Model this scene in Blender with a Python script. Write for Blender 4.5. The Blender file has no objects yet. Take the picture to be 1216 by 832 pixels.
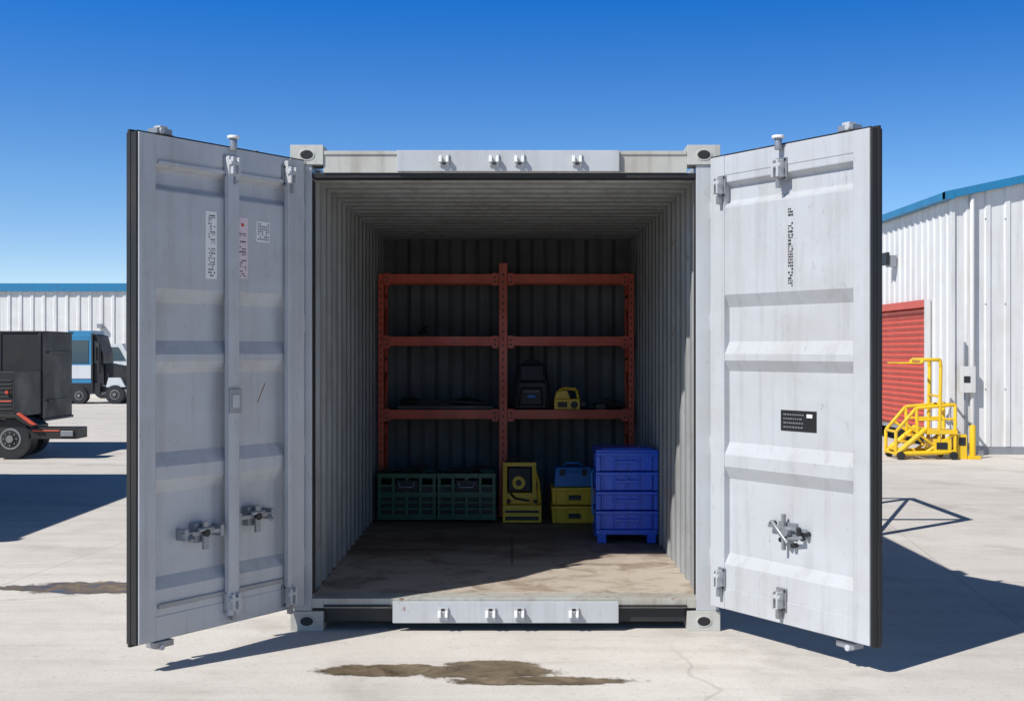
import bpy, bmesh, math, random
from mathutils import Vector, Matrix, noise
random.seed(7)
sc = bpy.context.scene
sc.view_settings.view_transform = 'Standard'
sc.view_settings.look = 'None'
sc.view_settings.exposure = 0
COL = sc.collection

# ------------------------------------------------------------------ materials
def newmat(name):
    m = bpy.data.materials.new(name); m.use_nodes = True
    nt = m.node_tree; b = nt.nodes['Principled BSDF']
    return m, nt, b
def N(nt, t, **kw):
    n = nt.nodes.new(t)
    for k, v in kw.items():
        setattr(n, k, v)
    return n
def coords(nt, scale=(1, 1, 1)):
    tc = N(nt, 'ShaderNodeTexCoord'); mp = N(nt, 'ShaderNodeMapping')
    mp.inputs['Scale'].default_value = scale
    nt.links.new(tc.outputs['Object'], mp.inputs['Vector'])
    return mp.outputs['Vector']
def noise_n(nt, vec, scale, detail=5, rough=.55, dist=0.0):
    n = N(nt, 'ShaderNodeTexNoise')
    n.inputs['Scale'].default_value = scale; n.inputs['Detail'].default_value = detail
    n.inputs['Roughness'].default_value = rough; n.inputs['Distortion'].default_value = dist
    nt.links.new(vec, n.inputs['Vector']); return n.outputs['Fac']
def ramp(nt, fac, a, b, ca=(0, 0, 0, 1), cb=(1, 1, 1, 1)):
    r = N(nt, 'ShaderNodeValToRGB'); e = r.color_ramp.elements
    e[0].position = a; e[0].color = ca; e[1].position = b; e[1].color = cb
    nt.links.new(fac, r.inputs['Fac']); return r.outputs['Color']
def mix(nt, fac, a, b, mode='MIX'):
    m = N(nt, 'ShaderNodeMix', data_type='RGBA', blend_type=mode)
    for sock, v in ((m.inputs[0], fac), (m.inputs[6], a), (m.inputs[7], b)):
        if isinstance(v, (int, float)): sock.default_value = v
        elif isinstance(v, tuple): sock.default_value = v if len(v) == 4 else (*v, 1)
        else: nt.links.new(v, sock)
    return m.outputs[2]
def mul(nt, a, b):
    m = N(nt, 'ShaderNodeMath', operation='MULTIPLY')
    for s, v in ((m.inputs[0], a), (m.inputs[1], b)):
        if isinstance(v, (int, float)): s.default_value = v
        else: nt.links.new(v, s)
    return m.outputs[0]
def bump(nt, b, h, strength=.2, dist=.01):
    bp = N(nt, 'ShaderNodeBump'); bp.inputs['Strength'].default_value = strength
    bp.inputs['Distance'].default_value = dist
    nt.links.new(h, bp.inputs['Height']); nt.links.new(bp.outputs['Normal'], b.inputs['Normal'])

def paint(name, col, rough=.45, dirt=(.25, .2, .15), dirt_amt=.35, rust=0.0, streak=.25, metallic=0, bumpy=.08, scuff=0.0):
    m, nt, b = newmat(name)
    v = coords(nt)
    n1 = noise_n(nt, v, 2.2, 5, .6, .3)
    c = mix(nt, mul(nt, ramp(nt, n1, .42, .78), dirt_amt), tuple(col), dirt)
    vs = coords(nt, (14, 14, .7))
    n2 = noise_n(nt, vs, 1.0, 3, .6)
    c = mix(nt, mul(nt, ramp(nt, n2, .5, .8), streak), c, tuple(x * .55 for x in dirt))
    if scuff > 0:
        n5 = noise_n(nt, coords(nt, (6, 6, 2.2)), 4, 6, .8, 1.2)
        c = mix(nt, mul(nt, ramp(nt, n5, .60, .68), scuff), c, tuple(x * .45 for x in dirt))
        n6 = noise_n(nt, coords(nt, (1, 1, 3)), 1.1, 5, .7)
        c = mix(nt, mul(nt, ramp(nt, n6, .5, .62), scuff * .45), c, tuple(min(1, x * 1.18) for x in col))
    if rust > 0:
        n3 = noise_n(nt, v, 9, 7, .72)
        c = mix(nt, ramp(nt, n3, .72 - rust * .12, .76 - rust * .10), c, (.16, .06, .025))
    nt.links.new(c, b.inputs['Base Color'])
    r = ramp(nt, n1, .3, .8, (rough * .8,) * 3 + (1,), (min(1, rough * 1.35),) * 3 + (1,))
    nt.links.new(r, b.inputs['Roughness'])
    b.inputs['Metallic'].default_value = metallic
    if bumpy: bump(nt, b, noise_n(nt, v, 6, 3, .6), bumpy, .02)
    return m

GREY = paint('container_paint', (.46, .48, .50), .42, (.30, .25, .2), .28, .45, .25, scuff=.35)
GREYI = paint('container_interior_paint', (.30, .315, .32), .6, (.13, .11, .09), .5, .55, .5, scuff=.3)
GREYB = paint('container_backwall_shaded', (.12, .13, .135), .65, (.05, .04, .035), .5, .6, .55)  # darker than the side walls: shade at the back put into the colour
DOORP = paint('door_paint', (.485, .505, .53), .4, (.30, .25, .2), .3, .3, .28, bumpy=.14, scuff=.4)
HEADP = paint('header_paint', (.47, .47, .43), .5, (.22, .16, .1), .6, .9, .5)
CAST = paint('casting_paint', (.5, .5, .46), .5, (.2, .15, .1), .5, .8, .3)
GALV = paint('galvanised', (.30, .32, .35), .35, (.2, .15, .1), .4, .6, .2, .4)
BLACK = paint('rubber_black', (.012, .012, .013), .55, (.06, .05, .04), .3, 0, .1)
DARK = paint('dark_steel', (.014, .015, .017), .5, (.04, .036, .032), .35, 0, .2)
RACK = paint('rack_orange', (.62, .07, .022), .42, (.16, .06, .03), .45, .6, .3)
GREEN = paint('crate_green', (.008, .10, .052), .4, (.01, .04, .025), .4)
YEL = paint('machine_yellow', (.82, .52, .012), .4, (.3, .2, .05), .3, .3, .22)
BLUE = paint('crate_blue', (.01, .12, .80), .3, (.03, .09, .35), .3, 0, .1)
BLUE2 = paint('case_blue', (.02, .2, .55), .5, (.05, .07, .15), .4)
WOOD = paint('shelf_board', (.05, .04, .033), .8, (.03, .02, .02), .4)
WALLW = paint('cladding_white', (.66, .665, .66), .45, (.5, .46, .41), .4, 0, .35)
TRIMB = paint('trim_blue', (.015, .19, .38), .4, (.05, .1, .15), .3)
REDD = paint('roller_red', (.60, .10, .07), .5, (.4, .13, .09), .4)
WHITE = paint('label_white', (.82, .82, .81), .6, (.6, .55, .5), .2)
PINK = paint('label_pink', (.75, .62, .66), .6, (.7, .6, .6), .3)
RIM = paint('wheel_rim', (.22, .22, .22), .35, (.06, .06, .06), .5)
TRUCKW = paint('truck_white', (.6, .63, .65), .3, (.3, .3, .3), .2)
TRUCKB = paint('truck_blue', (.03, .22, .42), .3, (.1, .1, .15), .2)
ORANGE = paint('stripe_orange', (.6, .06, .02), .4)
INK = paint('ink', (.02, .02, .025), .6)
m, nt, b = newmat('glass_dark'); b.inputs['Base Color'].default_value = (.03, .07, .1, 1); b.inputs['Roughness'].default_value = .06; GLASS = m

# container floor: worn plywood, pale tone towards the doors puts the incoming sunlight into the colour
m, nt, b = newmat('plywood_floor'); v = coords(nt)
n1 = noise_n(nt, coords(nt, (.7, 1.6, 1)), 1.6, 7, .65, .5)
c = ramp(nt, n1, .33, .66, (.15, .105, .07, 1), (.36, .30, .24, 1))
n2 = noise_n(nt, v, 3.0, 9, .72, .8)
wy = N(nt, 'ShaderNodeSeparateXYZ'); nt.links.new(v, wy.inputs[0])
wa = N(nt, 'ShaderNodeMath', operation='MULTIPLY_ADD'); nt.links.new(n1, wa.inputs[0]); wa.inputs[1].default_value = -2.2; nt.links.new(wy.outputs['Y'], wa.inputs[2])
sun_pale = ramp(nt, wa.outputs[0], 0.0, 1.0, (1, 1, 1, 1), (0, 0, 0, 1))
c = mix(nt, mul(nt, sun_pale, .8), c, (.56, .48, .395))
c = mix(nt, mul(nt, ramp(nt, n2, .48, .62), .6), c, (.17, .105, .06))
n3 = noise_n(nt, coords(nt, (1.5, 22, 1)), 3, 5, .7)
c = mix(nt, mul(nt, ramp(nt, n3, .5, .8), .35), c, (.5, .44, .37))
n4 = noise_n(nt, v, 1.3, 5, .6, 1.5)
c = mix(nt, mul(nt, ramp(nt, n4, .56, .63), .4), c, (.07, .055, .04))
sp = N(nt, 'ShaderNodeTexBrick'); sp.offset = .5; sp.inputs['Scale'].default_value = 1
sp.inputs['Brick Width'].default_value = 2.3; sp.inputs['Row Height'].default_value = 1.15; sp.inputs['Mortar Size'].default_value = .005
nt.links.new(v, sp.inputs['Vector'])
c = mix(nt, mul(nt, sp.outputs['Fac'], .8), c, (.03, .025, .02))
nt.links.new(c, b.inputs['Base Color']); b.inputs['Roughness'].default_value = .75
bump(nt, b, n2, .3, .01); FLOOR = m

# ground concrete
m, nt, b = newmat('yard_concrete'); v = coords(nt)
big = noise_n(nt, v, .22, 5, .6, .4)
c = ramp(nt, big, .3, .72, (.58, .54, .485, 1), (.70, .66, .60, 1))
md = noise_n(nt, v, 1.7, 7, .68, .3)
c = mix(nt, mul(nt, ramp(nt, md, .48, .75), .42), c, (.42, .375, .32))
st = noise_n(nt, coords(nt, (.35, 3.5, 1)), 1.3, 5, .65)
c = mix(nt, mul(nt, ramp(nt, st, .48, .72), .42), c, (.40, .365, .32))
fine = noise_n(nt, v, 60, 3, .7)
c = mix(nt, mul(nt, ramp(nt, fine, .5, .72), .35), c, (.34, .31, .27))
peb = noise_n(nt, v, 16, 6, .75)
c = mix(nt, mul(nt, ramp(nt, peb, .56, .68), .38), c, (.30, .27, .23))
wv = N(nt, 'ShaderNodeTexWave', wave_type='RINGS', rings_direction='Z'); wv.inputs['Scale'].default_value = .16
wv.inputs['Distortion'].default_value = 1.4; wv.inputs['Detail'].default_value = 3
mpw = N(nt, 'ShaderNodeMapping'); mpw.inputs['Location'].default_value = (9, 4, 0); tw = N(nt, 'ShaderNodeTexCoord')
nt.links.new(tw.outputs['Object'], mpw.inputs['Vector']); nt.links.new(mpw.outputs[0], wv.inputs['Vector'])
c = mix(nt, mul(nt, mul(nt, ramp(nt, wv.outputs['Fac'], .86, .97), ramp(nt, md, .4, .62)), .28), c, (.30, .275, .245))
nd = N(nt, 'ShaderNodeTexNoise'); nd.inputs['Scale'].default_value = 1.3; nd.inputs['Detail'].default_value = 6
nt.links.new(v, nd.inputs['Vector'])
va = N(nt, 'ShaderNodeVectorMath', operation='MULTIPLY_ADD')
nt.links.new(nd.outputs['Color'], va.inputs[0]); va.inputs[1].default_value = (.8, .8, .8); nt.links.new(v, va.inputs[2])
vo = N(nt, 'ShaderNodeTexVoronoi', feature='DISTANCE_TO_EDGE'); vo.inputs['Scale'].default_value = .17
nt.links.new(va.outputs[0], vo.inputs['Vector'])
cr = ramp(nt, vo.outputs['Distance'], .0, .0018, (1, 1, 1, 1), (0, 0, 0, 1))
gate = ramp(nt, noise_n(nt, v, .35, 2), .52, .6)
crk = mul(nt, cr, gate)
c = mix(nt, mul(nt, crk, .35), c, (.2, .18, .15))
br = N(nt, 'ShaderNodeTexBrick'); br.offset = 0; br.inputs['Scale'].default_value = 1
br.inputs['Brick Width'].default_value = 6.5; br.inputs['Row Height'].default_value = 6.5
br.inputs['Mortar Size'].default_value = .008; br.inputs['Mortar Smooth'].default_value = .3
mp = N(nt, 'ShaderNodeMapping'); mp.inputs['Location'].default_value = (3.6, 4.6, 0); mp.inputs['Rotation'].default_value = (0, 0, .12)
tcn = N(nt, 'ShaderNodeTexCoord'); nt.links.new(tcn.outputs['Object'], mp.inputs['Vector']); nt.links.new(mp.outputs[0], br.inputs['Vector'])
c = mix(nt, mul(nt, br.outputs['Fac'], .4), c, (.3, .27, .24))
nt.links.new(c, b.inputs['Base Color']); b.inputs['Roughness'].default_value = .85
b.inputs['Specular IOR Level'].default_value = .25
bump(nt, b, mix(nt, .5, fine, peb), .35, .008); GROUND = m

# damp patch
m, nt, b = newmat('damp_mud'); v = coords(nt)
n1 = noise_n(nt, v, 5, 7, .7, .6)
nt.links.new(ramp(nt, n1, .3, .7, (.075, .05, .026, 1), (.26, .2, .13, 1)), b.inputs['Base Color'])
nt.links.new(ramp(nt, n1, .35, .6, (.12,) * 3 + (1,), (.7,) * 3 + (1,)), b.inputs['Roughness'])
at = N(nt, 'ShaderNodeAttribute'); at.attribute_name = 'edge'
ad = N(nt, 'ShaderNodeMath', operation='ADD'); nt.links.new(at.outputs['Fac'], ad.inputs[0])
nt.links.new(mul(nt, noise_n(nt, v, 7, 8, .75), 1.2), ad.inputs[1])
nt.links.new(ramp(nt, ad.outputs[0], .78, .98), b.inputs['Alpha'])
PUD = m

# ------------------------------------------------------------------ mesh builder
class B:
    def __init__(s): s.bm = bmesh.new(); s.mats = []
    def mi(s, mat):
        if mat not in s.mats: s.mats.append(mat)
        return s.mats.index(mat)
    def box(s, x0, x1, y0, y1, z0, z1, mat, M=None, taper=1.0):
        vs = []
        for z in (z0, z1):
            t = taper if z == z1 else 1
            cx, cy = (x0 + x1) / 2, (y0 + y1) / 2
            for x, y in ((x0, y0), (x1, y0), (x1, y1), (x0, y1)):
                p = Vector((cx + (x - cx) * t, cy + (y - cy) * t, z))
                vs.append(s.bm.verts.new(M @ p if M else p))
        k = s.mi(mat)
        for f in ((0, 3, 2, 1), (4, 5, 6, 7), (0, 1, 5, 4), (1, 2, 6, 5), (2, 3, 7, 6), (3, 0, 4, 7)):
            fc = s.bm.faces.new([vs[i] for i in f]); fc.material_index = k
    def cyl(s, p0, p1, r, mat, seg=12, M=None, r2=None, flat=1.0):
        p0, p1 = Vector(p0), Vector(p1); d = (p1 - p0).normalized()
        a = Vector((0, 0, 1)) if abs(d.z) < .9 else Vector((1, 0, 0))
        e1 = d.cross(a).normalized(); e2 = d.cross(e1)
        rings = []
        for p, rr in ((p0, r), (p1, r if r2 is None else r2)):
            ring = []
            for i in range(seg):
                t = 2 * math.pi * i / seg
                q = p + e1 * math.cos(t) * rr + e2 * math.sin(t) * rr * flat
                ring.append(s.bm.verts.new(M @ q if M else q))
            rings.append(ring)
        k = s.mi(mat)
        for i in range(seg):
            j = (i + 1) % seg
            f = s.bm.faces.new((rings[0][i], rings[0][j], rings[1][j], rings[1][i])); f.material_index = k; f.smooth = True
        for ring in rings:
            f = s.bm.faces.new(ring); f.material_index = k
    def path(s, pts, r, mat, seg=8, M=None):
        for a, c in zip(pts[:-1], pts[1:]): s.cyl(a, c, r, mat, seg, M)
    def poly(s, pts, y0, y1, mat, M=None, axis='y'):
        k = s.mi(mat); R = []
        for t in (y0, y1):
            R.append([s.bm.verts.new((M @ q if M else q)) for q in [Vector((a, t, c)) if axis == 'y' else Vector((t, a, c)) for a, c in pts]])
        n = len(pts)
        for i in range(n):
            j = (i + 1) % n
            f = s.bm.faces.new((R[0][i], R[0][j], R[1][j], R[1][i])); f.material_index = k
        for r in R:
            f = s.bm.faces.new(r); f.material_index = k
    def strip(s, A, C, mat):
        k = s.mi(mat)
        va = [s.bm.verts.new(p) for p in A]; vc = [s.bm.verts.new(p) for p in C]
        for i in range(len(A) - 1):
            f = s.bm.faces.new((va[i], va[i + 1], vc[i + 1], vc[i])); f.material_index = k
    def ball(s, c, r, mat, M=None, jitter=0, seg=20):
        mt = Matrix.Translation(c) @ Matrix.Diagonal((r[0], r[1], r[2], 1))
        g = bmesh.ops.create_uvsphere(s.bm, u_segments=seg, v_segments=seg // 2 + 2, radius=1, matrix=(M @ mt) if M else mt)
        k = s.mi(mat); fs = set()
        for v in g['verts']:
            if jitter: v.co += noise.noise_vector(v.co * 9) * jitter
            for f in v.link_faces: fs.add(f)
        for f in fs: f.material_index = k; f.smooth = True
    def done(s, name, parent=None, bevel=.004, recalc=True, solid=0):
        if recalc: bmesh.ops.recalc_face_normals(s.bm, faces=s.bm.faces)
        me = bpy.data.meshes.new(name); s.bm.to_mesh(me); s.bm.free()
        for mt in s.mats: me.materials.append(mt)
        o = bpy.data.objects.new(name, me); COL.objects.link(o)
        if parent: o.parent = parent
        if solid:
            md = o.modifiers.new('s', 'SOLIDIFY'); md.thickness = solid
        if bevel:
            md = o.modifiers.new('b', 'BEVEL'); md.width = bevel; md.segments = 2
            md.limit_method = 'ANGLE'; md.angle_limit = math.radians(40)
        return o
def empty(name):
    e = bpy.data.objects.new(name, None); COL.objects.link(e); return e
def corr(a0, a1, pitch, depth, flat_out=.34, slope=.16):
    out = []; a = a0
    while a < a1:
        for da, d in ((0, 0), (flat_out, 0), (flat_out + slope, depth), (1 - slope, depth)):
            x = a + da * pitch
            if x < a1: out.append((x, d))
        a += pitch
    out.append((a1, out[-1][1])); return out

# ------------------------------------------------------------------ ground
g = B(); k = 900
g.strip([(-k, -k, 0), (k, -k, 0)], [(-k, k, 0), (k, k, 0)], GROUND)
g.done('ground', bevel=0, recalc=False)

def puddle(name, cx, cy, rx, ry, blobs):
    bm = bmesh.new(); lay = bm.verts.layers.float.new('edge')
    nx, ny = 70, 40; grid = {}
    for i in range(nx + 1):
        for j in range(ny + 1):
            x = cx + (i / nx - .5) * 2 * rx; y = cy + (j / ny - .5) * 2 * ry
            vv = bm.verts.new((x, y, .004)); f = 0
            for bx, by, brx, bry in blobs:
                d = math.hypot((x - bx) / brx, (y - by) / bry); f = max(f, 1 - d)
            edge = min(i, nx - i, j, ny - j)
            vv[lay] = f * 1.1 if edge > 1 else -1
            grid[i, j] = vv
    for i in range(nx):
        for j in range(ny):
            bm.faces.new((grid[i, j], grid[i + 1, j], grid[i + 1, j + 1], grid[i, j + 1]))
    me = bpy.data.meshes.new(name); bm.to_mesh(me); bm.free(); me.materials.append(PUD)
    o = bpy.data.objects.new(name, me); COL.objects.link(o)
puddle('puddle', -.25, -.98, 1.1, .45, [(-.64, -.90, .42, .16), (-.15, -.92, .5, .17), (.12, -1.10, .6, .10), (-.1, -.78, .3, .10)])
puddle('puddle', -2.9, 1.3, .9, .5, [(-2.75, 1.3, .75, .28), (-3.1, 1.28, .5, .14)])

# ------------------------------------------------------------------ shipping container
XL, XR, LEN = -1.258, 1.182, 4.32
cont = empty('shadow_container')
f = B()
for x0, x1 in ((XL, XL + .187), (XR - .187, XR)):
    for z0 in (0.0, 2.643):
        for y0 in (-.012, LEN - .16):
            f.box(x0, x1, y0, y0 + .17, z0, z0 + .112, CAST)
        xc = (x0 + x1) / 2; zc = z0 + .056
        f.cyl((xc, -.0155, zc), (xc, -.010, zc), .047, CAST, 24, flat=.74)
        f.cyl((xc, -.0175, zc), (xc, -.009, zc), .037, BLACK, 24, flat=.7)  # black disc stands in for the shade inside the oval hole
f.done('corner_castings', cont, .006)
f = B()
f.box(XL + .004, XL + .12, 0, .12, .112, 2.643, GREY)
f.box(XR - .135, XR - .004, 0, .12, .112, 2.643, GREY)
f.box(XL + .004, XL + .12, LEN - .1, LEN, .112, 2.643, GREY)
f.box(XR - .12, XR - .004, LEN - .1, LEN, .112, 2.643, GREY)
f.box(XL + .02, XL + .09, .17, LEN - .16, 2.64, 2.70, GREY)
f.box(XR - .09, XR - .02, .17, LEN - .16, 2.64, 2.70, GREY)
f.box(XL + .02, XL + .0655, .17, LEN - .16, .04, .19, GREY)
f.box(XR - .0655, XR - .02, .17, LEN - .16, .04, .19, GREY)
f.box(XL + .19, XR - .19, LEN - .1, LEN - .01, 2.6, 2.72, GREY)
f.box(XL + .19, XR - .19, LEN - .1, LEN - .01, .03, .18, GREY)
f.box(XL + .12, XL + .128, .02, .09, .2, 2.56, BLACK)
f.box(XR - .143, XR - .135, .02, .05, .2, 2.56, BLACK)
f.done('corner_posts_and_rails', cont, .005)
f = B()
f.box(XL + .187, XR - .187, 0, .1, 2.598, 2.714, HEADP)
f.box(XL + .19, XR - .19, -.008, .0, 2.70, 2.722, HEADP)
f.box(XL + .12, XR - .13, .01, .11, 2.57, 2.598, BLACK)
f.box(-.651, .608, -.03, -.001, 2.602, 2.722, GREY)
for x in (-.383, -.1, .043, .368):
    f.box(x - .028, x + .028, -.042, -.03, 2.632, 2.70, GREY)
    f.box(x - .03, x - .012, -.07, -.042, 2.65, 2.685, WHITE)
    f.box(x + .010, x + .026, -.07, -.042, 2.65, 2.685, WHITE)
    f.box(x - .012, x + .010, -.068, -.055, 2.635, 2.65, DARK)
f.done('door_header', cont, .003)
f = B()
f.box(XL + .187, XR - .187, 0, .16, .128, .183, HEADP)
f.box(XL + .12, XL + .187, 0, .16, .128, .183, HEADP); f.box(XR - .187, XR - .135, 0, .16, .128, .183, HEADP)
f.box(XL + .19, XR - .19, -.014, .0, .135, .148, BLACK)
f.box(-.675, .603, -.035, -.015, .05, .172, GREY)
f.box(XL + .19, XR - .19, .03, .10, .045, .127, DARK)
for x in (-.388, -.12, .043, .35):
    f.box(x - .028, x + .028, -.048, -.035, .07, .14, GREY)
    f.box(x - .03, x - .012, -.075, -.048, .088, .125, WHITE)
    f.box(x + .010, x + .026, -.075, -.048, .088, .125, WHITE)
    f.box(x - .012, x + .010, -.072, -.06, .125, .138, DARK)
f.done('door_sill', cont, .003)
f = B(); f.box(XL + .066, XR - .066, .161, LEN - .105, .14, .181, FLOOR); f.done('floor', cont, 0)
f = B()
p = corr(.12, LEN - .1, .235, .042)
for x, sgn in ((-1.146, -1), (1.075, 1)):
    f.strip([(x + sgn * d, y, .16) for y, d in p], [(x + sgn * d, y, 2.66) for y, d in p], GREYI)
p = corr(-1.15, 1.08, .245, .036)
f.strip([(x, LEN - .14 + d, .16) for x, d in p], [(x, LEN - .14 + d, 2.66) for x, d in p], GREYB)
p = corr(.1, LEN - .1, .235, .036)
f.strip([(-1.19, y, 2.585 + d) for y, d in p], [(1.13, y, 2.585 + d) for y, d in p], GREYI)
f.done('corrugated_walls_and_roof', cont, .004, recalc=False, solid=.003)

# ---- doors
def door(name, H, u, sgn, top, left):
    u = Vector((u[0], u[1], 0)).normalized(); n = Vector((0, 0, 1)).cross(u) * sgn
    M = Matrix(((u.x, n.x, 0, H[0]), (u.y, n.y, 0, H[1]), (0, 0, 1, 0), (0, 0, 0, 1)))
    W = 1.17; Z0, Z1 = .15, top
    f = B()
    f.box(-.012, W + .016, -.062, -.044, Z0 - .014, Z1 + .014, BLACK, M)
    f.box(W + .0005, W + .012, -.075, -.004, Z0, Z1, BLACK, M)
    f.box(-.008, W + .004, -.012, -.006, Z1 + .0005, Z1 + .009, BLACK, M)
    f.done('gasket', cont, .002)
    f = B()
    sh, so = .115, .105
    f.box(0, sh, -.042, .004, Z0, Z1, DOORP, M)
    f.box(W - so, W, -.042, .004, Z0, Z1, DOORP, M)
    f.box(sh, W - so, -.042, .001, Z1 - .11, Z1, DOORP, M)
    f.box(sh, W - so, -.042, .001, Z0, Z0 + .12, DOORP, M)
    f.box(.0, W, -.076, -.063, Z0, Z1, DOORP, M)
    f.done('frame', cont, .004)
    f = B()
    pr = [(Z1 - .11, 0), (Z1 - .15, 0), (Z1 - .17, 1), (2.42, 1), (2.39, 0), (1.90, 0), (1.83, 1), (1.64, 1), (1.57, 0), (1.535, 0), (1.475, 1), (1.08, 1), (1.01, 0), (.945, 0), (.875, 1), (.46, 1), (.40, 0), (Z0 + .12, 0)]
    dep = .036
    A = [M @ Vector((sh - .001, -.002 - d * dep, z)) for z, d in pr]
    C = [M @ Vector((W - so + .001, -.002 - d * dep, z)) for z, d in pr]
    f.strip(A, C, DOORP)
    f.done('corrugated_panel', cont, .006, recalc=False, solid=0)
    f = B()
    def bracket(uu, z, s=1.0):
        f.box(uu - .045 * s, uu + .045 * s, .001, .012, z - .06, z + .06, GALV, M)
        f.box(uu - .03 * s, uu - .012 * s, .012, .06, z - .045, z + .045, DOORP, M)
        f.box(uu + .012 * s, uu + .03 * s, .012, .06, z - .045, z + .045, DOORP, M)
        f.cyl((uu - .04 * s, .045, z + .015), (uu + .04 * s, .045, z + .015), .014, DOORP, 10, M)
        f.box(uu - .012, uu + .012, .012, .04, z - .10, z - .05, GALV, M)
        for dz in (-.048, .048): f.cyl((uu + .036 * s, .012, z + dz), (uu + .036 * s, .018, z + dz), .008, DARK, 6, M)
    for z in (.42, 1.05, 1.75, 2.38):
        f.cyl((-.012, -.02, z - .05), (-.012, -.02, z + .05), .014, GREY, 10, M)
    for uu in (.28, .88):
        f.cyl((uu, -.1, Z0 - .02), (uu, -.1, Z1 + .03), .017, GALV, 10, M)
        for z in (.6, 1.3, 2.1): f.box(uu - .05, uu + .05, -.125, -.076, z - .03, z + .03, GALV, M)
    f.box(.93, 1.03, -.10, -.03, Z1 + .016, Z1 + .045, GALV, M); f.cyl((1.0, -.02, Z1 + .03), (1.0, -.11, Z1 + .03), .016, DOORP, 10, M)
    f.box(.95, 1.0, -.09, -.04, Z1 + .045, Z1 + .06, DOORP, M)
    f.box(.92, 1.04, -.10, -.03, Z0 - .05, Z0 - .018, GALV, M); f.cyl((1.0, -.02, Z0 - .045), (1.0, -.11, Z0 - .045), .016, DOORP, 10, M)
    if left:
        f.box(.535, .61, .006, .04, Z0 + .05, Z1 - .05, DOORP, M)
        f.box(.13, .165, .006, .035, Z0 + .02, Z1 - .02, DOORP, M)
        bracket(.57, Z1 - .10); bracket(.57, Z0 + .12); bracket(.14, Z1 - .10, .9); bracket(.14, Z0 + .08, .9)
        f.box(.53, .615, .04, .052, 1.26, 1.39, GALV, M); f.box(.55, .60, .052, .058, 1.29, 1.36, DOORP, M)
        f.cyl((.57, .03, Z1 - .02), (.57, .03, Z1 + .045), .02, GALV, 12, M)
        f.cyl((.57, .03, Z1 + .045), (.57, .03, Z1 + .06), .032, WHITE, 14, M)
        for uu, z, sd in ((.77, .655, 1), (.40, .70, -1)):
            f.box(uu - .14, uu + .14, .012, .030, z - .010, z + .012, GALV, M)
            f.box(uu - .045, uu + .045, -.035, .014, z - .05, z + .05, GALV, M)
            f.box(uu - .016, uu + .016, .025, .045, z - .085, z + .06, GALV, M)
            f.cyl((uu - .05, .04, z + .02), (uu + .05, .04, z + .02), .012, GALV, 10, M)
            f.cyl((uu, .03, z + .0), (uu, .055, z + .0), .02, DARK, 12, M)
            f.cyl((uu + .09 * sd, .02, z + .0), (uu + .1 * sd, .05, z - .03), .012, GALV, 8, M)
            for a_ in (-.12, .12): f.box(uu + a_ - .012, uu + a_ + .012, -.035, .034, z - .03, z + .03, GALV, M)
        f.box(.17, 1.05, .002, .01, .305, .33, GALV, M)
        f.box(.17, 1.05, .002, .012, Z1 - .145, Z1 - .125, DOORP, M)
    else:
        bracket(.57, Z1 - .13, .9); bracket(.57, Z0 + .13, .8); bracket(.10, Z1 - .17, .7); bracket(.10, Z0 + .17, .6)
        f.cyl((.57, .03, Z1 - .03), (.57, .03, Z1 + .03), .02, GALV, 12, M)
        f.cyl((.57, .03, Z1 + .03), (.57, .03, Z1 + .045), .034, WHITE, 14, M)
        uu, z = .60, .64
        f.box(uu - .08, uu + .05, -.035, -.02, z - .035, z + .045, GALV, M)
        f.box(uu - .14, uu + .14, -.014, .002, z + .008, z + .026, GALV, M)
        f.cyl((uu, -.035, z), (uu, .02, z), .026, GALV, 14, M)
        f.box(uu - .028, uu - .012, -.01, .012, z - .10, z + .09, GALV, M)
        f.cyl((uu - .11, .005, z + .045), (uu + .02, .01, z - .06), .011, GALV, 8, M)
        f.cyl((uu + .1, -.02, z - .035), (uu + .1, .015, z + .03), .014, DARK, 8, M)
        f.cyl((uu + .02, .01, z - .035), (uu + .12, .01, z - .018), .010, GALV, 8, M)
        for dx, dz in ((-.12, .03), (.04, -.07), (-.05, -.05), (.13, 0)): f.cyl((uu + dx, -.035, z + dz), (uu + dx, .0, z + dz), .014, DARK, 8, M)
    f.done('lock_hardware', cont, .003)
    f = B()
    if left:
        f.box(.66, .735, -.002, .0015, 1.963, 2.313, WHITE, M)
        f.box(.437, .515, -.002, .0015, 1.975, 2.30, PINK, M)
        f.box(.272, .372, -.002, .0015, 2.18, 2.29, WHITE, M)
        for i in range(6):
            for j in range(7):
                if random.random() < .6:
                    f.box(.278 + i * .015, .278 + i * .015 + .011, .0015, .0025, 2.188 + j * .0138, 2.188 + j * .0138 + .009, GALV, M)
        for (uc, za, zb) in ((.697, 1.975, 2.30), (.476, 1.985, 2.22)):
            z = za
            while z < zb:
                hgt = random.uniform(.006, .014)
                for q in range(4):
                    if random.random() < .6:
                        f.box(uc - .024 + q * .012, uc - .024 + q * .012 + random.uniform(.005, .011), .0015, .0028, z, z + hgt * .6, INK, M)
                z += hgt + (.02 if random.random() < .12 else .003)
        f.cyl((.476, .0015, 2.26), (.476, .003, 2.26), .010, ORANGE, 12, M)
        f.box(.30, .305, -.040, -.0365, 1.30, 1.42, paint('rust_mark', (.3, .13, .05), .8), M @ Matrix.Translation((.303, 0, 1.35)) @ Matrix.Rotation(-.5, 4, 'Y') @ Matrix.Translation((-.303, 0, -1.35)))
    else:
        f.box(.52, .78, -.040, -.0365, 1.165, 1.275, DARK, M)
        for j in range(4):
            x = .54
            while x < .68:
                w = random.uniform(.008, .02); f.box(x, x + w, -.0365, -.0355, 1.183 + j * .022, 1.190 + j * .022, GALV, M); x += w + .006
        f.box(.71, .75, -.0365, -.0355, 1.24, 1.258, WHITE, M)
        z = 1.926
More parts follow.
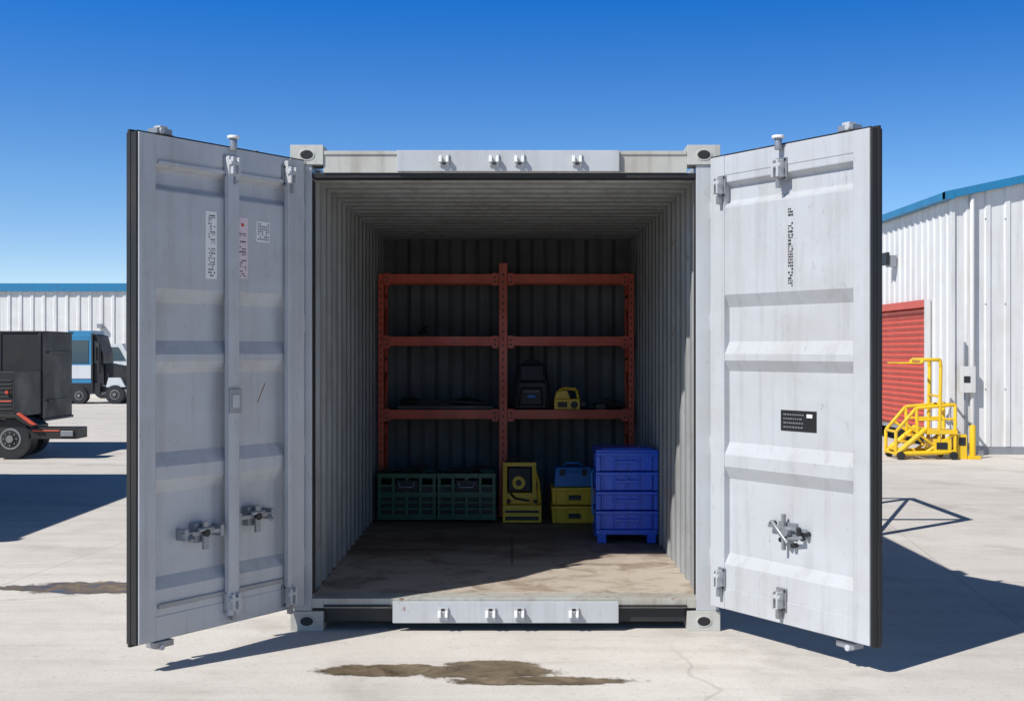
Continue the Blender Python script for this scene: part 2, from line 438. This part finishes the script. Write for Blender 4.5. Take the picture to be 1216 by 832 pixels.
        while z < 2.338:
            hgt = random.uniform(.008, .016)
            for q in range(3):
                if random.random() < .8: f.box(.612 + q * .012, .612 + q * .012 + random.uniform(.006, .012), -.003, .0005, z, z + hgt * .7, INK, M)
            z += hgt + (.03 if random.random() < .1 else .003)
    f.done('labels', cont, 0)
door('left', (-1.177, -.03), (-.555, -.832), 1, 2.66, True)
door('right', (1.125, -.03), (.53, -.85), -1, 2.675, False)

# ------------------------------------------------------------------ storage rack
rk = empty('storage_rack')
f = B(); YF, YB = 3.56, 4.06
for y in (YF, YB - .05):
    for x0, x1, zt in ((-1.135, -1.09, 2.24), (-.11, -.04, 2.33), (.99, 1.035, 2.24)):
        if y > YF: x0, x1 = x0 + .008, x1 - .008
        f.box(x0, x1, y, y + .045, .185, zt, RACK)
        if y == YF:
            z = .3
            while z < zt - .05:
                xc = (x0 + x1) / 2
                f.box(xc - .006, xc + .006, y - .0015, y + .001, z, z + .022, DARK); z += .06
    f.box(-.15, .01, y - .01, y + .055, .183, .19, RACK)
for x in (-1.11, -.075, 1.01):
    for z in (.4, .95, 1.5, 2.05):
        f.box(x - .012, x + .012, YF + .046, YB - .051, z, z + .025, RACK)
        if z < 1.9: f.path([(x, YF + .05, z + .02), (x, YB - .05, z + .45)], .009, RACK, 6)
for z in (2.16, 1.63, 1.01):
    for x0, x1 in ((-1.09, -.112), (-.038, .99)):
        f.box(x0, x1, YF - .012, YF + .03, z, z + .078, RACK)
        f.box(x0, x1, YF - .016, YF - .012, z + .012, z + .022, RACK)
        f.box(x0, x1, YB - .04, YB - .005, z + .01, z + .076, RACK)
        for xe in (x0 + .01, x1 - .05):
            f.box(xe - .008, xe + .045, YF - .02, YF - .0165, z - .02, z + .085, RACK)
            for dz in (0.01, .05): f.cyl((xe + .018, YF - .026, z + dz), (xe + .018, YF - .02, z + dz), .009, DARK, 8)
f.done('uprights_and_beams', rk, .003)
f = B()
for z in (1.63, 1.01):
    for x0, x1 in ((-1.08, -.115), (-.032, .98)):
        f.box(x0, x1, YF + .032, YB - .042, z + .056, z + .076, WOOD)
f.done('shelf_boards', rk, .002)

# ------------------------------------------------------------------ items in container
def green_crate(x0):
    f = B(); w, y0, y1, z0, h = .475, 3.2, 3.54, .182, .40
    t = .015
    # open lattice front: rails and stiles with dark contents behind
    f.box(x0, x0 + w, y1 - t, y1, z0 + .02, z0 + h, GREEN)
    f.box(x0, x0 + t, y0 + t + .001, y1 - t - .001, z0 + .02, z0 + h, GREEN); f.box(x0 + w - t, x0 + w, y0 + t + .001, y1 - t - .001, z0 + .02, z0 + h, GREEN)
    f.box(x0 + t + .001, x0 + w - t - .001, y0 + .03, y1 - t - .001, z0 + .02, z0 + .30, DARK)
    for z, hh in ((.02, .05), (.10, .022), (.155, .022), (.205, .045), (.29, .02), (.362, .04)):
        f.box(x0 - .006, x0 + w + .006, y0 - .010, y0 + .008, z0 + z, z0 + z + hh, GREEN)
        f.box(x0 - .008, x0 - .001, y0 + .009, y1, z0 + z, z0 + z + hh, GREEN)
    for i in range(5):
        x = x0 + .0 + i * .112; f.box(x, x + .027, y0 - .013, y0 + .006, z0 + .02, z0 + .40, GREEN)
    f.box(x0 + .15, x0 + .33, y0 - .018, y0 - .0135, z0 + .255, z0 + .345, BLACK)
    f.path([(x0 + .17, y0 - .016, z0 + .33), (x0 + .18, y0 - .032, z0 + .29), (x0 + .29, y0 - .032, z0 + .29), (x0 + .30, y0 - .016, z0 + .33)], .006, GALV)
    for q in range(5):
        x = x0 + .07 + q * .083
        f.ball((x, y0 + .14, z0 + .35), (.055, .09, .05 + .02 * (q % 2)), DARK, None, .015, 12)
    f.path([(x0 + .05, y0 + .1, z0 + .41), (x0 + .40, y0 + .2, z0 + .435)], .012, BLACK)
    f.done('green_crate', None, .003)
green_crate(-1.10); green_crate(-.61)

f = B(); x0, x1, y0, y1 = -.075, .24, 3.12, 3.5
f.box(x0, x1, y0, y1, .19, .33, YEL)
f.box(x0 + .02, x1 - .02, y0 - .008, y0, .21, .24, DARK); f.box(x0 + .02, x1 - .02, y0 - .008, y0, .27, .29, DARK)
f.poly([(y0 + .02, .33), (y0 + .13, .66), (y0 + .17, .66), (y0 + .10, .33)], x0 + .0, x0 + .035, YEL, None, 'x')
f.poly([(y0 + .02, .33), (y0 + .13, .66), (y0 + .17, .66), (y0 + .10, .33)], x1 - .075, x1 - .04, YEL, None, 'x')
f.box(x0, x1 - .04, y0 + .125, y0 + .175, .635, .668, YEL)
f.box(x0 + .045, x1 - .085, y0 + .16, y0 + .2, .43, .62, BLACK)
f.cyl((x0 + .13, y0 + .13, .50), (x0 + .13, y0 + .18, .50), .055, YEL, 20); f.cyl((x0 + .13, y0 + .12, .50), (x0 + .13, y0 + .13, .50), .025, DARK, 14)
f.box(x0 + .02, x1, y0 + .1, y1, .331, .42, YEL)
f.path([(x1 - .06, y0 + .14, .64), (x1 - .02, y0 + .10, .5), (x1 - .02, y0 + .08, .34)], .012, YEL)
f.path([(x0 + .02, y0 + .14, .665), (x0 + .05, y0 + .14, .70), (x0 + .20, y0 + .14, .70), (x0 + .23, y0 + .14, .665)], .011, BLACK)
f.path([(x0 + .06, y0 + .10, .42), (x0 + .1, y0 + .06, .38), (x0 + .22, y0 + .05, .36)], .009, BLACK)
for x in (x0 + .05, x1 - .05): f.cyl((x, y0 - .004, .36), (x, y0 + .05, .36), .016, DARK, 10)
f.done('portable_generator', None, .006)

f = B()
for z in (.185, .335):
    f.box(.33, .695, 3.12, 3.48, z, z + .115, YEL, None, 1.03)
    f.box(.32, .705, 3.105, 3.49, z + .115, z + .14, YEL)
    for i in range(4): f.box(.35 + i * .09, .36 + i * .09, 3.107, 3.118, z + .01, z + .11, YEL)
    f.box(.46, .56, 3.102, 3.112, z + .04, z + .08, DARK)
f.done('stacked_yellow_bin', None, .008)
f = B()
f.box(.345, .66, 3.15, 3.45, .48, .60, BLUE2, None, .95)
f.box(.35, .655, 3.155, 3.445, .602, .635, BLUE2, None, .93)
f.box(.39, .43, 3.14, 3.15, .57, .62, DARK); f.box(.57, .61, 3.14, 3.15, .57, .62, DARK)
f.path([(.43, 3.3, .635), (.45, 3.3, .66), (.56, 3.3, .66), (.58, 3.3, .635)], .010, BLUE2)
f.done('blue_tool_case', None, .022)

# stack of blue totes on skid
f = B(); x0, x1, y0, y1 = .625, 1.055, 2.07, 2.50
for x in (x0 + .0, x1 - .065):
    for y in (y0 + .0, y1 - .09):
        f.box(x, x + .065, y, y + .09, .183, .245, BLUE)
f.box(x0 - .01, x1 + .01, y0 - .008, y1, .245, .28, BLUE)
hz = .142
for i in range(4):
    z = .282 + i * hz
    f.box(x0 + .020, x1 - .020, y0 + .020, y1 - .016, z, z + hz - .028, BLUE)
    f.box(x0 - .014, x1 + .014, y0 - .016, y1 + .008, z + hz - .030, z + hz - .006, BLUE)
    for q in range(5):
        x = x0 + .03 + q * .088
        f.box(x, x + .016, y0 - .002, y0 + .021, z + .006, z + hz - .03, BLUE)
    for q in range(6):
        y = y0 + .03 + q * .07
        f.box(x0 - .002, x0 + .021, y, y + .014, z + .006, z + hz - .03, BLUE)
    f.box(x0 + .12, x1 - .12, y0 - .008, y0 + .019, z + .055, z + .078, BLUE)
    for xe in (x0 - .012, x1 - .02): f.box(xe, xe + .032, y0 - .014, y0 + .02, z + .002, z + hz - .031, BLUE)
f.box(x0 - .012, x1 + .012, y0 - .012, y1 + .012, .282 + 4 * hz - .004, .282 + 4 * hz + .014, BLUE)
f.box(x0 + .03, x1 - .03, y0 + .03, y1 - .03, .282 + 4 * hz + .014, .282 + 4 * hz + .024, BLUE)
f.path([(x0 - .012, y0 + .05, .72), (x0 - .04, y0 + .02, .70), (x0 - .035, y0 + .02, .40), (x0 - .012, y0 + .05, .38)], .007, BLUE2)
f.done('stacked_blue_tote', None, .004)

zs = 1.01 + .077
f = B()
f.box(.015, .325, 3.64, 3.86, zs, zs + .24, DARK, None, .96)
f.box(.03, .31, 3.65, 3.85, zs + .242, zs + .385, DARK, None, .78)
f.box(.06, .27, 3.605, 3.645, zs + .03, zs + .19, BLACK, None, .9)
f.done('tool_backpack', None, .035)
f = B()
f.path([(.09, 3.70, zs + .36), (.11, 3.69, zs + .41), (.23, 3.69, zs + .41), (.25, 3.70, zs + .36)], .011, BLACK)
f.path([(.07, 3.64, zs + .34), (.045, 3.62, zs + .2), (.05, 3.62, zs + .02)], .011, BLACK)
f.path([(.27, 3.64, zs + .34), (.30, 3.62, zs + .2), (.29, 3.62, zs + .02)], .011, BLACK)
f.box(.13, .2, 3.598, 3.604, zs + .10, zs + .125, BLUE2); f.box(.10, .23, 3.598, 3.604, zs + .15, zs + .156, GALV)
f.done('straps', bpy.data.objects['tool_backpack'], .002)
f = B()
f.box(.36, .58, 3.60, 3.74, zs + .0, zs + .09, YEL)
f.poly([(.36, zs + .09), (.38, zs + .155), (.47, zs + .165), (.50, zs + .09)], 3.61, 3.73, YEL)
f.path([(.40, 3.66, zs + .16), (.45, 3.66, zs + .18), (.55, 3.66, zs + .17), (.57, 3.66, zs + .09)], .014, YEL)
f.box(.39, .47, 3.59, 3.60, zs + .02, zs + .065, DARK); f.cyl((.53, 3.585, zs + .04), (.53, 3.61, zs + .04), .03, DARK, 14)
f.box(.58, .63, 3.63, 3.70, zs + .02, zs + .07, DARK)
f.done('power_saw', None, .006)
f = B()
f.path([(.66, 3.62, zs + .02), (.93, 3.68, zs + .03)], .016, DARK); f.path([(.70, 3.7, zs + .04), (.96, 3.62, zs + .05)], .013, BLACK)
f.box(.72, .80, 3.6, 3.66, zs + .0, zs + .05, DARK); f.path([(.75, 3.64, zs + .05), (.80, 3.64, zs + .09), (.90, 3.66, zs + .06)], .01, BLACK)
f.done('bolt_cutter', None, .003)
f = B()
f.box(-.98, -.16, 3.60, 3.66, zs, zs + .035, DARK); f.box(-.94, -.30, 3.68, 3.78, zs, zs + .06, BLACK)
f.path([(-.9, 3.63, zs + .06), (-.6, 3.62, zs + .075), (-.2, 3.63, zs + .05)], .014, DARK)
f.ball((-.88, 3.72, zs + .06), (.08, .07, .05), DARK, None, .02); f.ball((-.40, 3.70, zs + .06), (.16, .07, .03), DARK, None, .02)
f.done('pry_bar_bundle', None, .004)
zt = 1.63 + .077
f = B()
f.box(-.82, -.73, 3.72, 3.79, zt, zt + .03, DARK); f.path([(-.80, 3.75, zt + .03), (-.77, 3.75, zt + .075), (-.72, 3.75, zt + .09)], .010, BLACK)
f.ball((-.77, 3.75, zt + .04), (.04, .04, .03), DARK, None, .01)
f.done('cordless_drill', None, .004)

# ------------------------------------------------------------------ vehicles
def wheel(f, x, y, r, w, sy=-1):
    f.cyl((x, y, r), (x, y + w, r), r, BLACK, 32)
    f.cyl((x, y + sy * .004, r), (x, y, r), r * .92, DARK, 32)
    f.cyl((x, y + sy * .012, r), (x, y + .01, r), r * .52, RIM, 24)
    f.cyl((x, y + sy * .016, r), (x, y - .005, r), r * .43, DARK, 24)
    f.cyl((x, y + sy * .05, r), (x, y, r), r * .18, RIM, 16)
    for i in range(8):
        t = i * math.pi / 4; f.cyl((x + math.cos(t) * r * .31, y + sy * .03, r + math.sin(t) * r * .31), (x + math.cos(t) * r * .31, y, r + math.sin(t) * r * .31), r * .04, RIM, 6)
tr = empty('box_truck')
f = B()
bx1 = -7.22
f.box(-12.4, bx1, 12.3, 13.6, .54, 1.87, BLACK)
f.box(-12.42, bx1 + .02, 12.28, 13.62, 1.86, 1.89, BLACK); f.box(-12.42, bx1 + .02, 12.28, 13.62, .50, .54, BLACK)
for x in (-7.29, -7.9, -8.6): f.box(x, x + .05, 12.285, 12.3, .56, 1.85, DARK)
for z in (.8, 1.55): f.box(bx1, bx1 + .02, 12.5, 13.4, z, z + .03, DARK)
f.done('cargo_box', tr, .01)
f = B()
f.box(-12.4, -7.3, 11.6, 11.75, .42, .56, DARK); f.box(-12.4, -7.3, 12.4, 12.6, .36, .5, DARK)
f.box(-7.05, -6.35, 11.3, 11.75, .30, .46, BLACK)
f.poly([(-7.2, .6), (-6.95, .5), (-6.95, .36), (-7.3, .36)], 11.4, 11.8, DARK)
f.box(-7.0, -6.6, 11.29, 11.3, .41, .43, ORANGE)
f.box(-6.58, -6.40, 11.27, 11.3, .34, .42, GALV)
f.box(-8.4, -7.9, 11.3, 11.9, .42, .95, DARK)
f.box(-7.75, -7.24, 11.25, 12.29, .62, 1.28, DARK)
for z in (.72, .78, .9, .96, 1.02, 1.08, 1.14): f.box(-7.72, -7.28, 11.238, 11.25, z, z + .02, DARK)
f.box(-7.72, -7.28, 11.236, 11.25, .84, .862, ORANGE)
f.cyl((-7.34, 11.2, .98), (-7.34, 11.25, .98), .025, ORANGE, 12)
f.poly([(-7.75, .55), (-7.6, .66), (-7.2, .66), (-6.98, .5), (-6.98, .47), (-7.22, .61), (-7.58, .61), (-7.72, .52)], 11.2, 11.48, BLACK)
f.poly([(-7.2, .67), (-6.98, .51), (-6.9, .51), (-7.15, .69)], 11.19, 11.24, ORANGE)
f.done('chassis_and_fender', tr, .008)
f = B()
for x in (-7.32, -8.15, -11.9):
    wheel(f, x, 11.3, .30, .28); wheel(f, x - .1, 12.1, .30, .25)
f.box(-14.0, -12.6, 11.5, 13.3, .45, 1.6, DARK); f.box(-13.95, -13.2, 11.49, 11.5, 1.0, 1.5, GLASS)
f.done('wheels_and_cab', tr, .01)

tt = empty('semi_truck')
f = B(); Y = 30.6
def px(x): return (x - 608) / 39.6
f.box(px(84), px(112), Y, Y + 1.0, .55, 2.15, TRUCKB)
f.box(px(84), px(113), Y - .01, Y + 1.01, 1.98, 2.18, TRUCKB)
f.poly([(px(112), .55), (px(112), 2.08), (px(119), 2.02), (px(125), 1.45), (px(126), .55)], Y + .02, Y + .98, DARK)
f.box(px(88), px(108), Y - .014, Y, 1.2, 1.9, GLASS)
f.poly([(px(113.5), 1.2), (px(113.5), 1.9), (px(118), 1.85), (px(122.5), 1.4), (px(122.5), 1.2)], Y + .005, Y + .02, GLASS)
f.box(px(86), px(111), Y - .02, Y, .75, 1.15, TRUCKW)
f.box(px(112), px(114), Y - .08, Y + .0, .4, 2.1, DARK)
f.cyl((px(122), Y - .15, .9), (px(122), Y - .15, 1.8), .05, DARK)
f.box(px(118), px(120), Y - .22, Y - .05, 1.3, 1.7, BLACK)
f.done('cab', tt, .02)
f = B()
f.poly([(px(126), .55), (px(126), 1.2), (px(146), 1.1), (px(153), .95), (px(155), .5)], Y + .1, Y + 1.0, DARK)
f.poly([(px(129), .5), (px(132), .78), (px(146), .78), (px(152), .5)], Y - .05, Y + .1, TRUCKW)
f.box(px(60), px(132), Y + .1, Y + 1.0, .35, .5, BLACK)
f.box(px(88), px(122), Y - .03, Y + .1, .3, .62, DARK)
f.box(px(148), px(156), Y, Y + 1.0, .25, .45, GALV)
wheel(f, px(140), Y - .1, .28, .25); wheel(f, px(98), Y - .1, .25, .25); wheel(f, px(76), Y - .1, .27, .25)
wheel(f, px(138), Y + .8, .28, .25); wheel(f, px(76), Y + .8, .27, .25)
f.done('hood_and_wheels', tt, .02)
tt2 = B(); Y2 = 35
tt2.poly([(-14.1, .5), (-14.1, 1.7), (-13.9, 1.82), (-13.0, 1.82), (-12.7, 1.3), (-12.2, 1.2), (-12.1, .5)], Y2, Y2 + 1.5, TRUCKW)
tt2.poly([(-13.7, 1.25), (-13.65, 1.7), (-13.1, 1.7), (-12.85, 1.25)], Y2 - .02, Y2 - .002, GLASS)
wheel(tt2, -13.6, Y2 - .1, .3, .3); wheel(tt2, -12.5, Y2 - .1, .3, .3)
tt2.done('parked_van', None, .03)

# closed container added out of view to the left to cast the yard shadow
shadow_cont = B(); ax0, ax1, ay0, ay1, h = -8.55, -6.1, 1.7, 7.4, 2.6
for x in (ax0, ax1 - .12):
    for y in (ay0, ay1 - .12):
        shadow_cont.box(x, x + .12, y, y + .12, .11, h - .11, TRUCKB)
        for z in (0, h - .11): shadow_cont.box(x - .01, x + .14, y - .01, y + .14, z, z + .11, TRUCKB)
for z in (.02, h - .1):
    shadow_cont.box(ax0 + .02, ax0 + .08, ay0 + .13, ay1 - .13, z, z + .09, TRUCKB); shadow_cont.box(ax1 - .08, ax1 - .02, ay0 + .13, ay1 - .13, z, z + .09, TRUCKB)
    shadow_cont.box(ax0 + .13, ax1 - .13, ay0, ay0 + .08, z, z + .09, TRUCKB); shadow_cont.box(ax0 + .13, ax1 - .13, ay1 - .08, ay1, z, z + .09, TRUCKB)
p = corr(ay0 + .1, ay1 - .1, .28, .035)
for x in (ax0 + .03, ax1 - .07): shadow_cont.strip([(x + d, y, .1) for y, d in p], [(x + d, y, h - .08) for y, d in p], TRUCKB)
p = corr(ax0 + .1, ax1 - .1, .28, .035)
for y in (ay0 + .03, ay1 - .07): shadow_cont.strip([(x, y + d, .1) for x, d in p], [(x, y + d, h - .08) for x, d in p], TRUCKB)
shadow_cont.strip([(ax0 + .05, ay0 + .05, h - .04), (ax1 - .05, ay0 + .05, h - .04)], [(ax0 + .05, ay1 - .05, h - .04), (ax1 - .05, ay1 - .05, h - .04)], TRUCKB)
shadow_cont.done('shadow_container', None, 0, recalc=False)

# steel frame added unseen behind the right door to cast bar shadows
f = B(); sx0, sx1, sy0, sy1, sh = 2.05, 3.0, 3.6, 5.3, 1.75
for x in (sx0, sx1):
    for y in (sy0, sy1): f.box(x - .035, x + .035, y - .035, y + .035, 0, sh, GALV)
for z in (.12, sh - .06):
    f.box(sx0 + .036, sx1 - .036, sy0 - .03, sy0 + .03, z, z + .06, GALV); f.box(sx0 + .036, sx1 - .036, sy1 - .03, sy1 + .03, z, z + .06, GALV)
    f.box(sx0 - .03, sx0 + .03, sy0 + .036, sy1 - .036, z, z + .06, GALV); f.box(sx1 - .03, sx1 + .03, sy0 + .036, sy1 - .036, z, z + .06, GALV)
f.path([(sx1, sy0, .2), (sx1, sy1, sh - .08)], .022, GALV); f.path([(sx0, sy0, .2), (sx0, sy1, sh - .08)], .022, GALV)
f.done('shadow_casting_frame', None, .004)

# ------------------------------------------------------------------ warehouses
wb = empty('warehouse')
f = B(); BX, BY, H, BW, BD = 6.74, 12.2, 3.95, 14.0, 22.0
sl = .21; pk = H + sl * BW / 2
p = corr(BY, BY + BD, .30, .022, .62, .08)
dY0, dY1, dZ = 13.2, 16.7, 2.31
def side(ya, yb, za, zb):
    q = [(y, d) for y, d in p if ya <= y <= yb]
    q = [(ya, q[0][1] if q else 0)] + q + [(yb, q[-1][1] if q else 0)]
    f.strip([(BX - d, y, za) for y, d in q], [(BX - d, y, zb) for y, d in q], WALLW)
side(BY, dY0, .12, H); side(dY0, dY1, dZ, H); side(dY1, BY + BD, .12, H)
p2 = corr(BX, BX + BW, .30, .022, .62, .08)
roofz = lambda x: H + sl * min(x - BX, BX + BW - x)
q = sorted(p2 + [(BX + BW / 2, 0)])
f.strip([(x, BY - d, .12) for x, d in q], [(x, BY - d, roofz(x)) for x, d in q], WALLW)
f.strip([(x, BY + BD, 0) for x, d in q], [(x, BY + BD, roofz(x)) for x, d in q], WALLW)
f.strip([(BX + BW, y, 0) for y, d in p], [(BX + BW, y, H) for y, d in p], WALLW)
f.done('cladding', wb, 0, recalc=False)
f = B()
f.box(BX - .03, BX + .03, BY - .035, BY + .03, .0, H, WALLW)
f.box(BX - .012, BX + .2, BY + .04, dY0, 0, .12, GALV); f.box(BX - .012, BX + .2, dY1, BY + BD, 0, .12, GALV)
f.box(BX + .04, BX + BW, BY - .012, BY + .2, 0, .12, GALV)
f.cyl((BX + .28, BY - .07, .1), (BX + .28, BY - .07, H), .035, WALLW, 12)
f.box(BX - .10, BX - .02, dY0 - .06, dY0 + .02, 0, dZ + .1, WALLW); f.box(BX - .10, BX - .02, dY1 - .02, dY1 + .06, 0, dZ + .1, WALLW)
f.box(BX - .10, BX - .025, dY0 + .021, dY1 - .021, dZ - .02, dZ + .1, REDD)
f.box(BX + .08, BX + .30, BY - .16, BY - .11, .95, 1.35, WALLW); f.box(BX + .12, BX + .22, BY - .165, BY - .16, 1.1, 1.2, DARK)
f.cyl((BX + .17, BY - .06, 1.35), (BX + .17, BY - .06, 1.72), .018, GALV, 8); f.cyl((BX + .17, BY - .06, .1), (BX + .17, BY - .06, .95), .014, GALV, 8)
f.box(BX - .16, BX - .03, 14.9, 15.1, 3.05, 3.25, GALV); f.box(BX - .22, BX - .16, 14.88, 15.12, 3.08, 3.30, DARK)
for z in (1.0, 2.3, 3.6):
    x = BX + .5
    while x < BX + 6: f.cyl((x, BY - .03, z), (x, BY - .02, z), .012, GALV, 6); x += .3
f.done('trim_and_fittings', wb, .004)
f = B()
f.box(BX - .16, BX - .02, BY - .16, BY + BD, H - .06, H + .05, TRIMB)
k = BW / 2
f.poly([(BX - .16, H - .065), (BX + k, pk - .04), (BX + k, pk + .085), (BX - .16, H + .055)], BY - .15, BY - .03, TRIMB)
f.poly([(BX + BW + .16, H - .065), (BX + k + .001, pk - .04), (BX + k + .001, pk + .085), (BX + BW + .16, H + .055)], BY - .15, BY - .03, TRIMB)
f.strip([(BX - .1, BY - .1, H + .03), (BX + k, BY - .1, pk + .06), (BX + BW + .1, BY - .1, H + .03)], [(BX - .1, BY + BD, H + .03), (BX + k, BY + BD, pk + .06), (BX + BW + .1, BY + BD, H + .03)], TRIMB)
f.done('roof_and_fascia', wb, 0)
f = B()
z = .3; A = []
while z < dZ:
    A += [(z, 0), (z + .06, .04), (z + .085, .0)]; z += .095
f.strip([(BX + .02 - d, dY0 + .02, zz) for zz, d in A], [(BX + .02 - d, dY1 - .02, zz) for zz, d in A], REDD)
f.box(BX - .03, BX + .05, dY0 + .021, dY1 - .021, .24, .3, GALV)
f.box(BX + .3, BX + .32, dY0, dY1, 0, .3, BLACK)
f.done('roller_door', wb, 0, recalc=False)

wl = empty('warehouse')
f = B(); WX0, WX1, WY, WH = -40, -7, 38.8, 3.75
q = corr(WX0, WX1, .42, .04, .6, .1)
f.strip([(x, WY - d, .15) for x, d in q], [(x, WY - d, WH) for x, d in q], WALLW)
q = corr(WY, WY + 18, .42, .04, .6, .1)
f.strip([(WX1 + d, y, .15) for y, d in q], [(WX1 + d, y, WH) for y, d in q], WALLW)
f.done('cladding', wl, 0, recalc=False)
f = B()
f.box(WX0 - .1, WX1 + .1, WY - .14, WY - .05, WH - .02, WH + .27, TRIMB); f.box(WX1 + .05, WX1 + .14, WY - .04, WY + 18, WH - .02, WH + .27, TRIMB)
f.box(WX0, WX1, WY - .04, WY + 18, WH + .1, WH + .2, GALV)
f.box(WX0, WX1, WY - .06, WY + .1, 0, .15, GALV)
f.box(-17.2, -16.1, WY - .1, WY - .045, .0, 2.1, GALV)
for x in (-26, -20, -15.0): f.box(x, x + .18, WY - .22, WY - .05, 2.4, 2.55, GALV)
f.done('fascia_and_roof', wl, 0)

# ------------------------------------------------------------------ rolling platform ladder
f = B()
def P(x, y, dy=0):
    return ((x - 608) / 81.0, 11.3 + dy, 1.59 - (y - 416) / 81.0)
for dy in (0, .5):
    f.path([P(1092, 431, dy), P(1094, 427, dy), P(1114, 427, dy), P(1115, 436, dy), P(1113, 538, dy)], .028, YEL)
    f.path([P(1086, 484, dy), P(1132, 480, dy), P(1132, 536, dy)], .026, YEL)
    f.path([P(1088, 498, dy), P(1132, 497, dy)], .018, YEL)
    f.path([P(1062, 512, dy), P(1086, 484, dy), P(1088, 520, dy)], .026, YEL)
    f.path([P(1062, 512, dy), P(1062, 540, dy)], .026, YEL)
    f.path([P(1063, 538, dy), P(1098, 508, dy)], .040, YEL)
    f.path([P(1062, 538, dy), P(1133, 536, dy)], .034, YEL)
    f.path([P(1098, 536, dy), P(1132, 514, dy)], .022, YEL)
    f.path([P(1070, 500, dy), P(1112, 532, dy)], .020, YEL)
    f.path([P(1064, 431, dy), P(1094, 431, dy)], .012, YEL)
for x, y in ((1094, 427), (1114, 427), (1114, 470), (1132, 480), (1132, 536), (1062, 512), (1062, 538), (1113, 536)):
    f.path([P(x, y, 0), P(x, y, .5)], .020, YEL)
for i in range(4):
    x, y = 1066 + i * 9.5, 534 - i * 8.2
    a = P(x, y); f.box(a[0] - .02, a[0] + .12, 11.3, 11.8, a[2] - .012, a[2] + .014, YEL)
a = P(1098, 510); c_ = P(1134, 514)
f.box(a[0], c_[0], 11.26, 11.84, a[2] - .06, a[2] - .0, YEL)
f.box(a[0] + .1, a[0] + .36, 11.28, 11.7, .12, .30, YEL); f.box(a[0] + .14, a[0] + .3, 11.27, 11.28, .15, .25, DARK)
for x in (5.66, 6.43):
    for y in (11.22, 11.80):
        f.cyl((x, y, .06), (x, y + .05, .06), .06, BLACK, 16)
f.done('rolling_platform_ladder', None, .004)
f = B()
f.box(6.52, 6.66, 11.35, 11.6, 0, .36, YEL); f.box(6.54, 6.64, 11.342, 11.35, .2, .32, DARK)
f.cyl((6.76, 11.4, 0), (6.76, 11.4, .48), .045, YEL, 16); f.cyl((6.76, 11.4, .48), (6.76, 11.4, .5), .045, YEL, 16, None, .02)
f.box(6.67, 6.85, 11.3, 11.5, 0, .05, YEL)
f.done('bollard', None, .003)

# ------------------------------------------------------------------ light
SD = Vector((.75, .66, -1.0)); SD.normalize()
sun = bpy.data.lights.new('sun', 'SUN'); sun.energy = 5.0; sun.angle = math.radians(.5); sun.color = (1, .97, .925)
so = bpy.data.objects.new('sun', sun); COL.objects.link(so); so.rotation_euler = SD.to_track_quat('-Z', 'Y').to_euler(); so.location = (-5, -5, 9)
el = math.asin(-SD.z)
w = bpy.data.worlds.new('World'); sc.world = w; w.use_nodes = True; nt = w.node_tree
bg = nt.nodes['Background']
sky = N(nt, 'ShaderNodeTexSky', sky_type='NISHITA'); sky.sun_disc = False
sky.sun_elevation = el; sky.sun_rotation = math.atan2(-SD.x, -SD.y); sky.air_density = 1.0; sky.dust_density = .3; sky.ozone_density = 2.5
tc = N(nt, 'ShaderNodeTexCoord'); mp = N(nt, 'ShaderNodeMapping'); mp.inputs['Scale'].default_value = (1, 1, 2.6)
nt.links.new(tc.outputs['Generated'], mp.inputs['Vector']); nt.links.new(mp.outputs[0], sky.inputs['Vector'])
# deepen the blue with height above the horizon (clear, dry, polarised-looking sky)
sx = N(nt, 'ShaderNodeSeparateXYZ'); nt.links.new(tc.outputs['Generated'], sx.inputs[0])
cr = N(nt, 'ShaderNodeValToRGB'); nt.links.new(sx.outputs['Z'], cr.inputs['Fac']); e = cr.color_ramp.elements
e[0].position = 0.0; e[0].color = (.60, .56, .52, 1)
e[1].position = .42; e[1].color = (.06, .12, .18, 1)
for pos, col in ((.06, (.58, .58, .56, 1)), (.13, (.42, .60, .68, 1)), (.27, (.05, .44, .86, 1))):
    x = e.new(pos); x.color = col
mx = N(nt, 'ShaderNodeVectorMath', operation='MULTIPLY'); nt.links.new(sky.outputs[0], mx.inputs[0]); nt.links.new(cr.outputs['Color'], mx.inputs[1])
sc2 = N(nt, 'ShaderNodeVectorMath', operation='SCALE'); nt.links.new(mx.outputs[0], sc2.inputs[0]); sc2.inputs['Scale'].default_value = 2.7
nt.links.new(sc2.outputs[0], bg.inputs['Color'])
bg.inputs['Strength'].default_value = .11

# ------------------------------------------------------------------ camera
cam = bpy.data.cameras.new('camera'); co = bpy.data.objects.new('camera', cam); COL.objects.link(co)
co.location = (0, -7.2, 1.59); co.rotation_euler = (math.radians(90), 0, 0)
cam.sensor_width = 36; cam.lens = 36 * 1505 / 1216; cam.clip_end = 3000
sc.camera = co
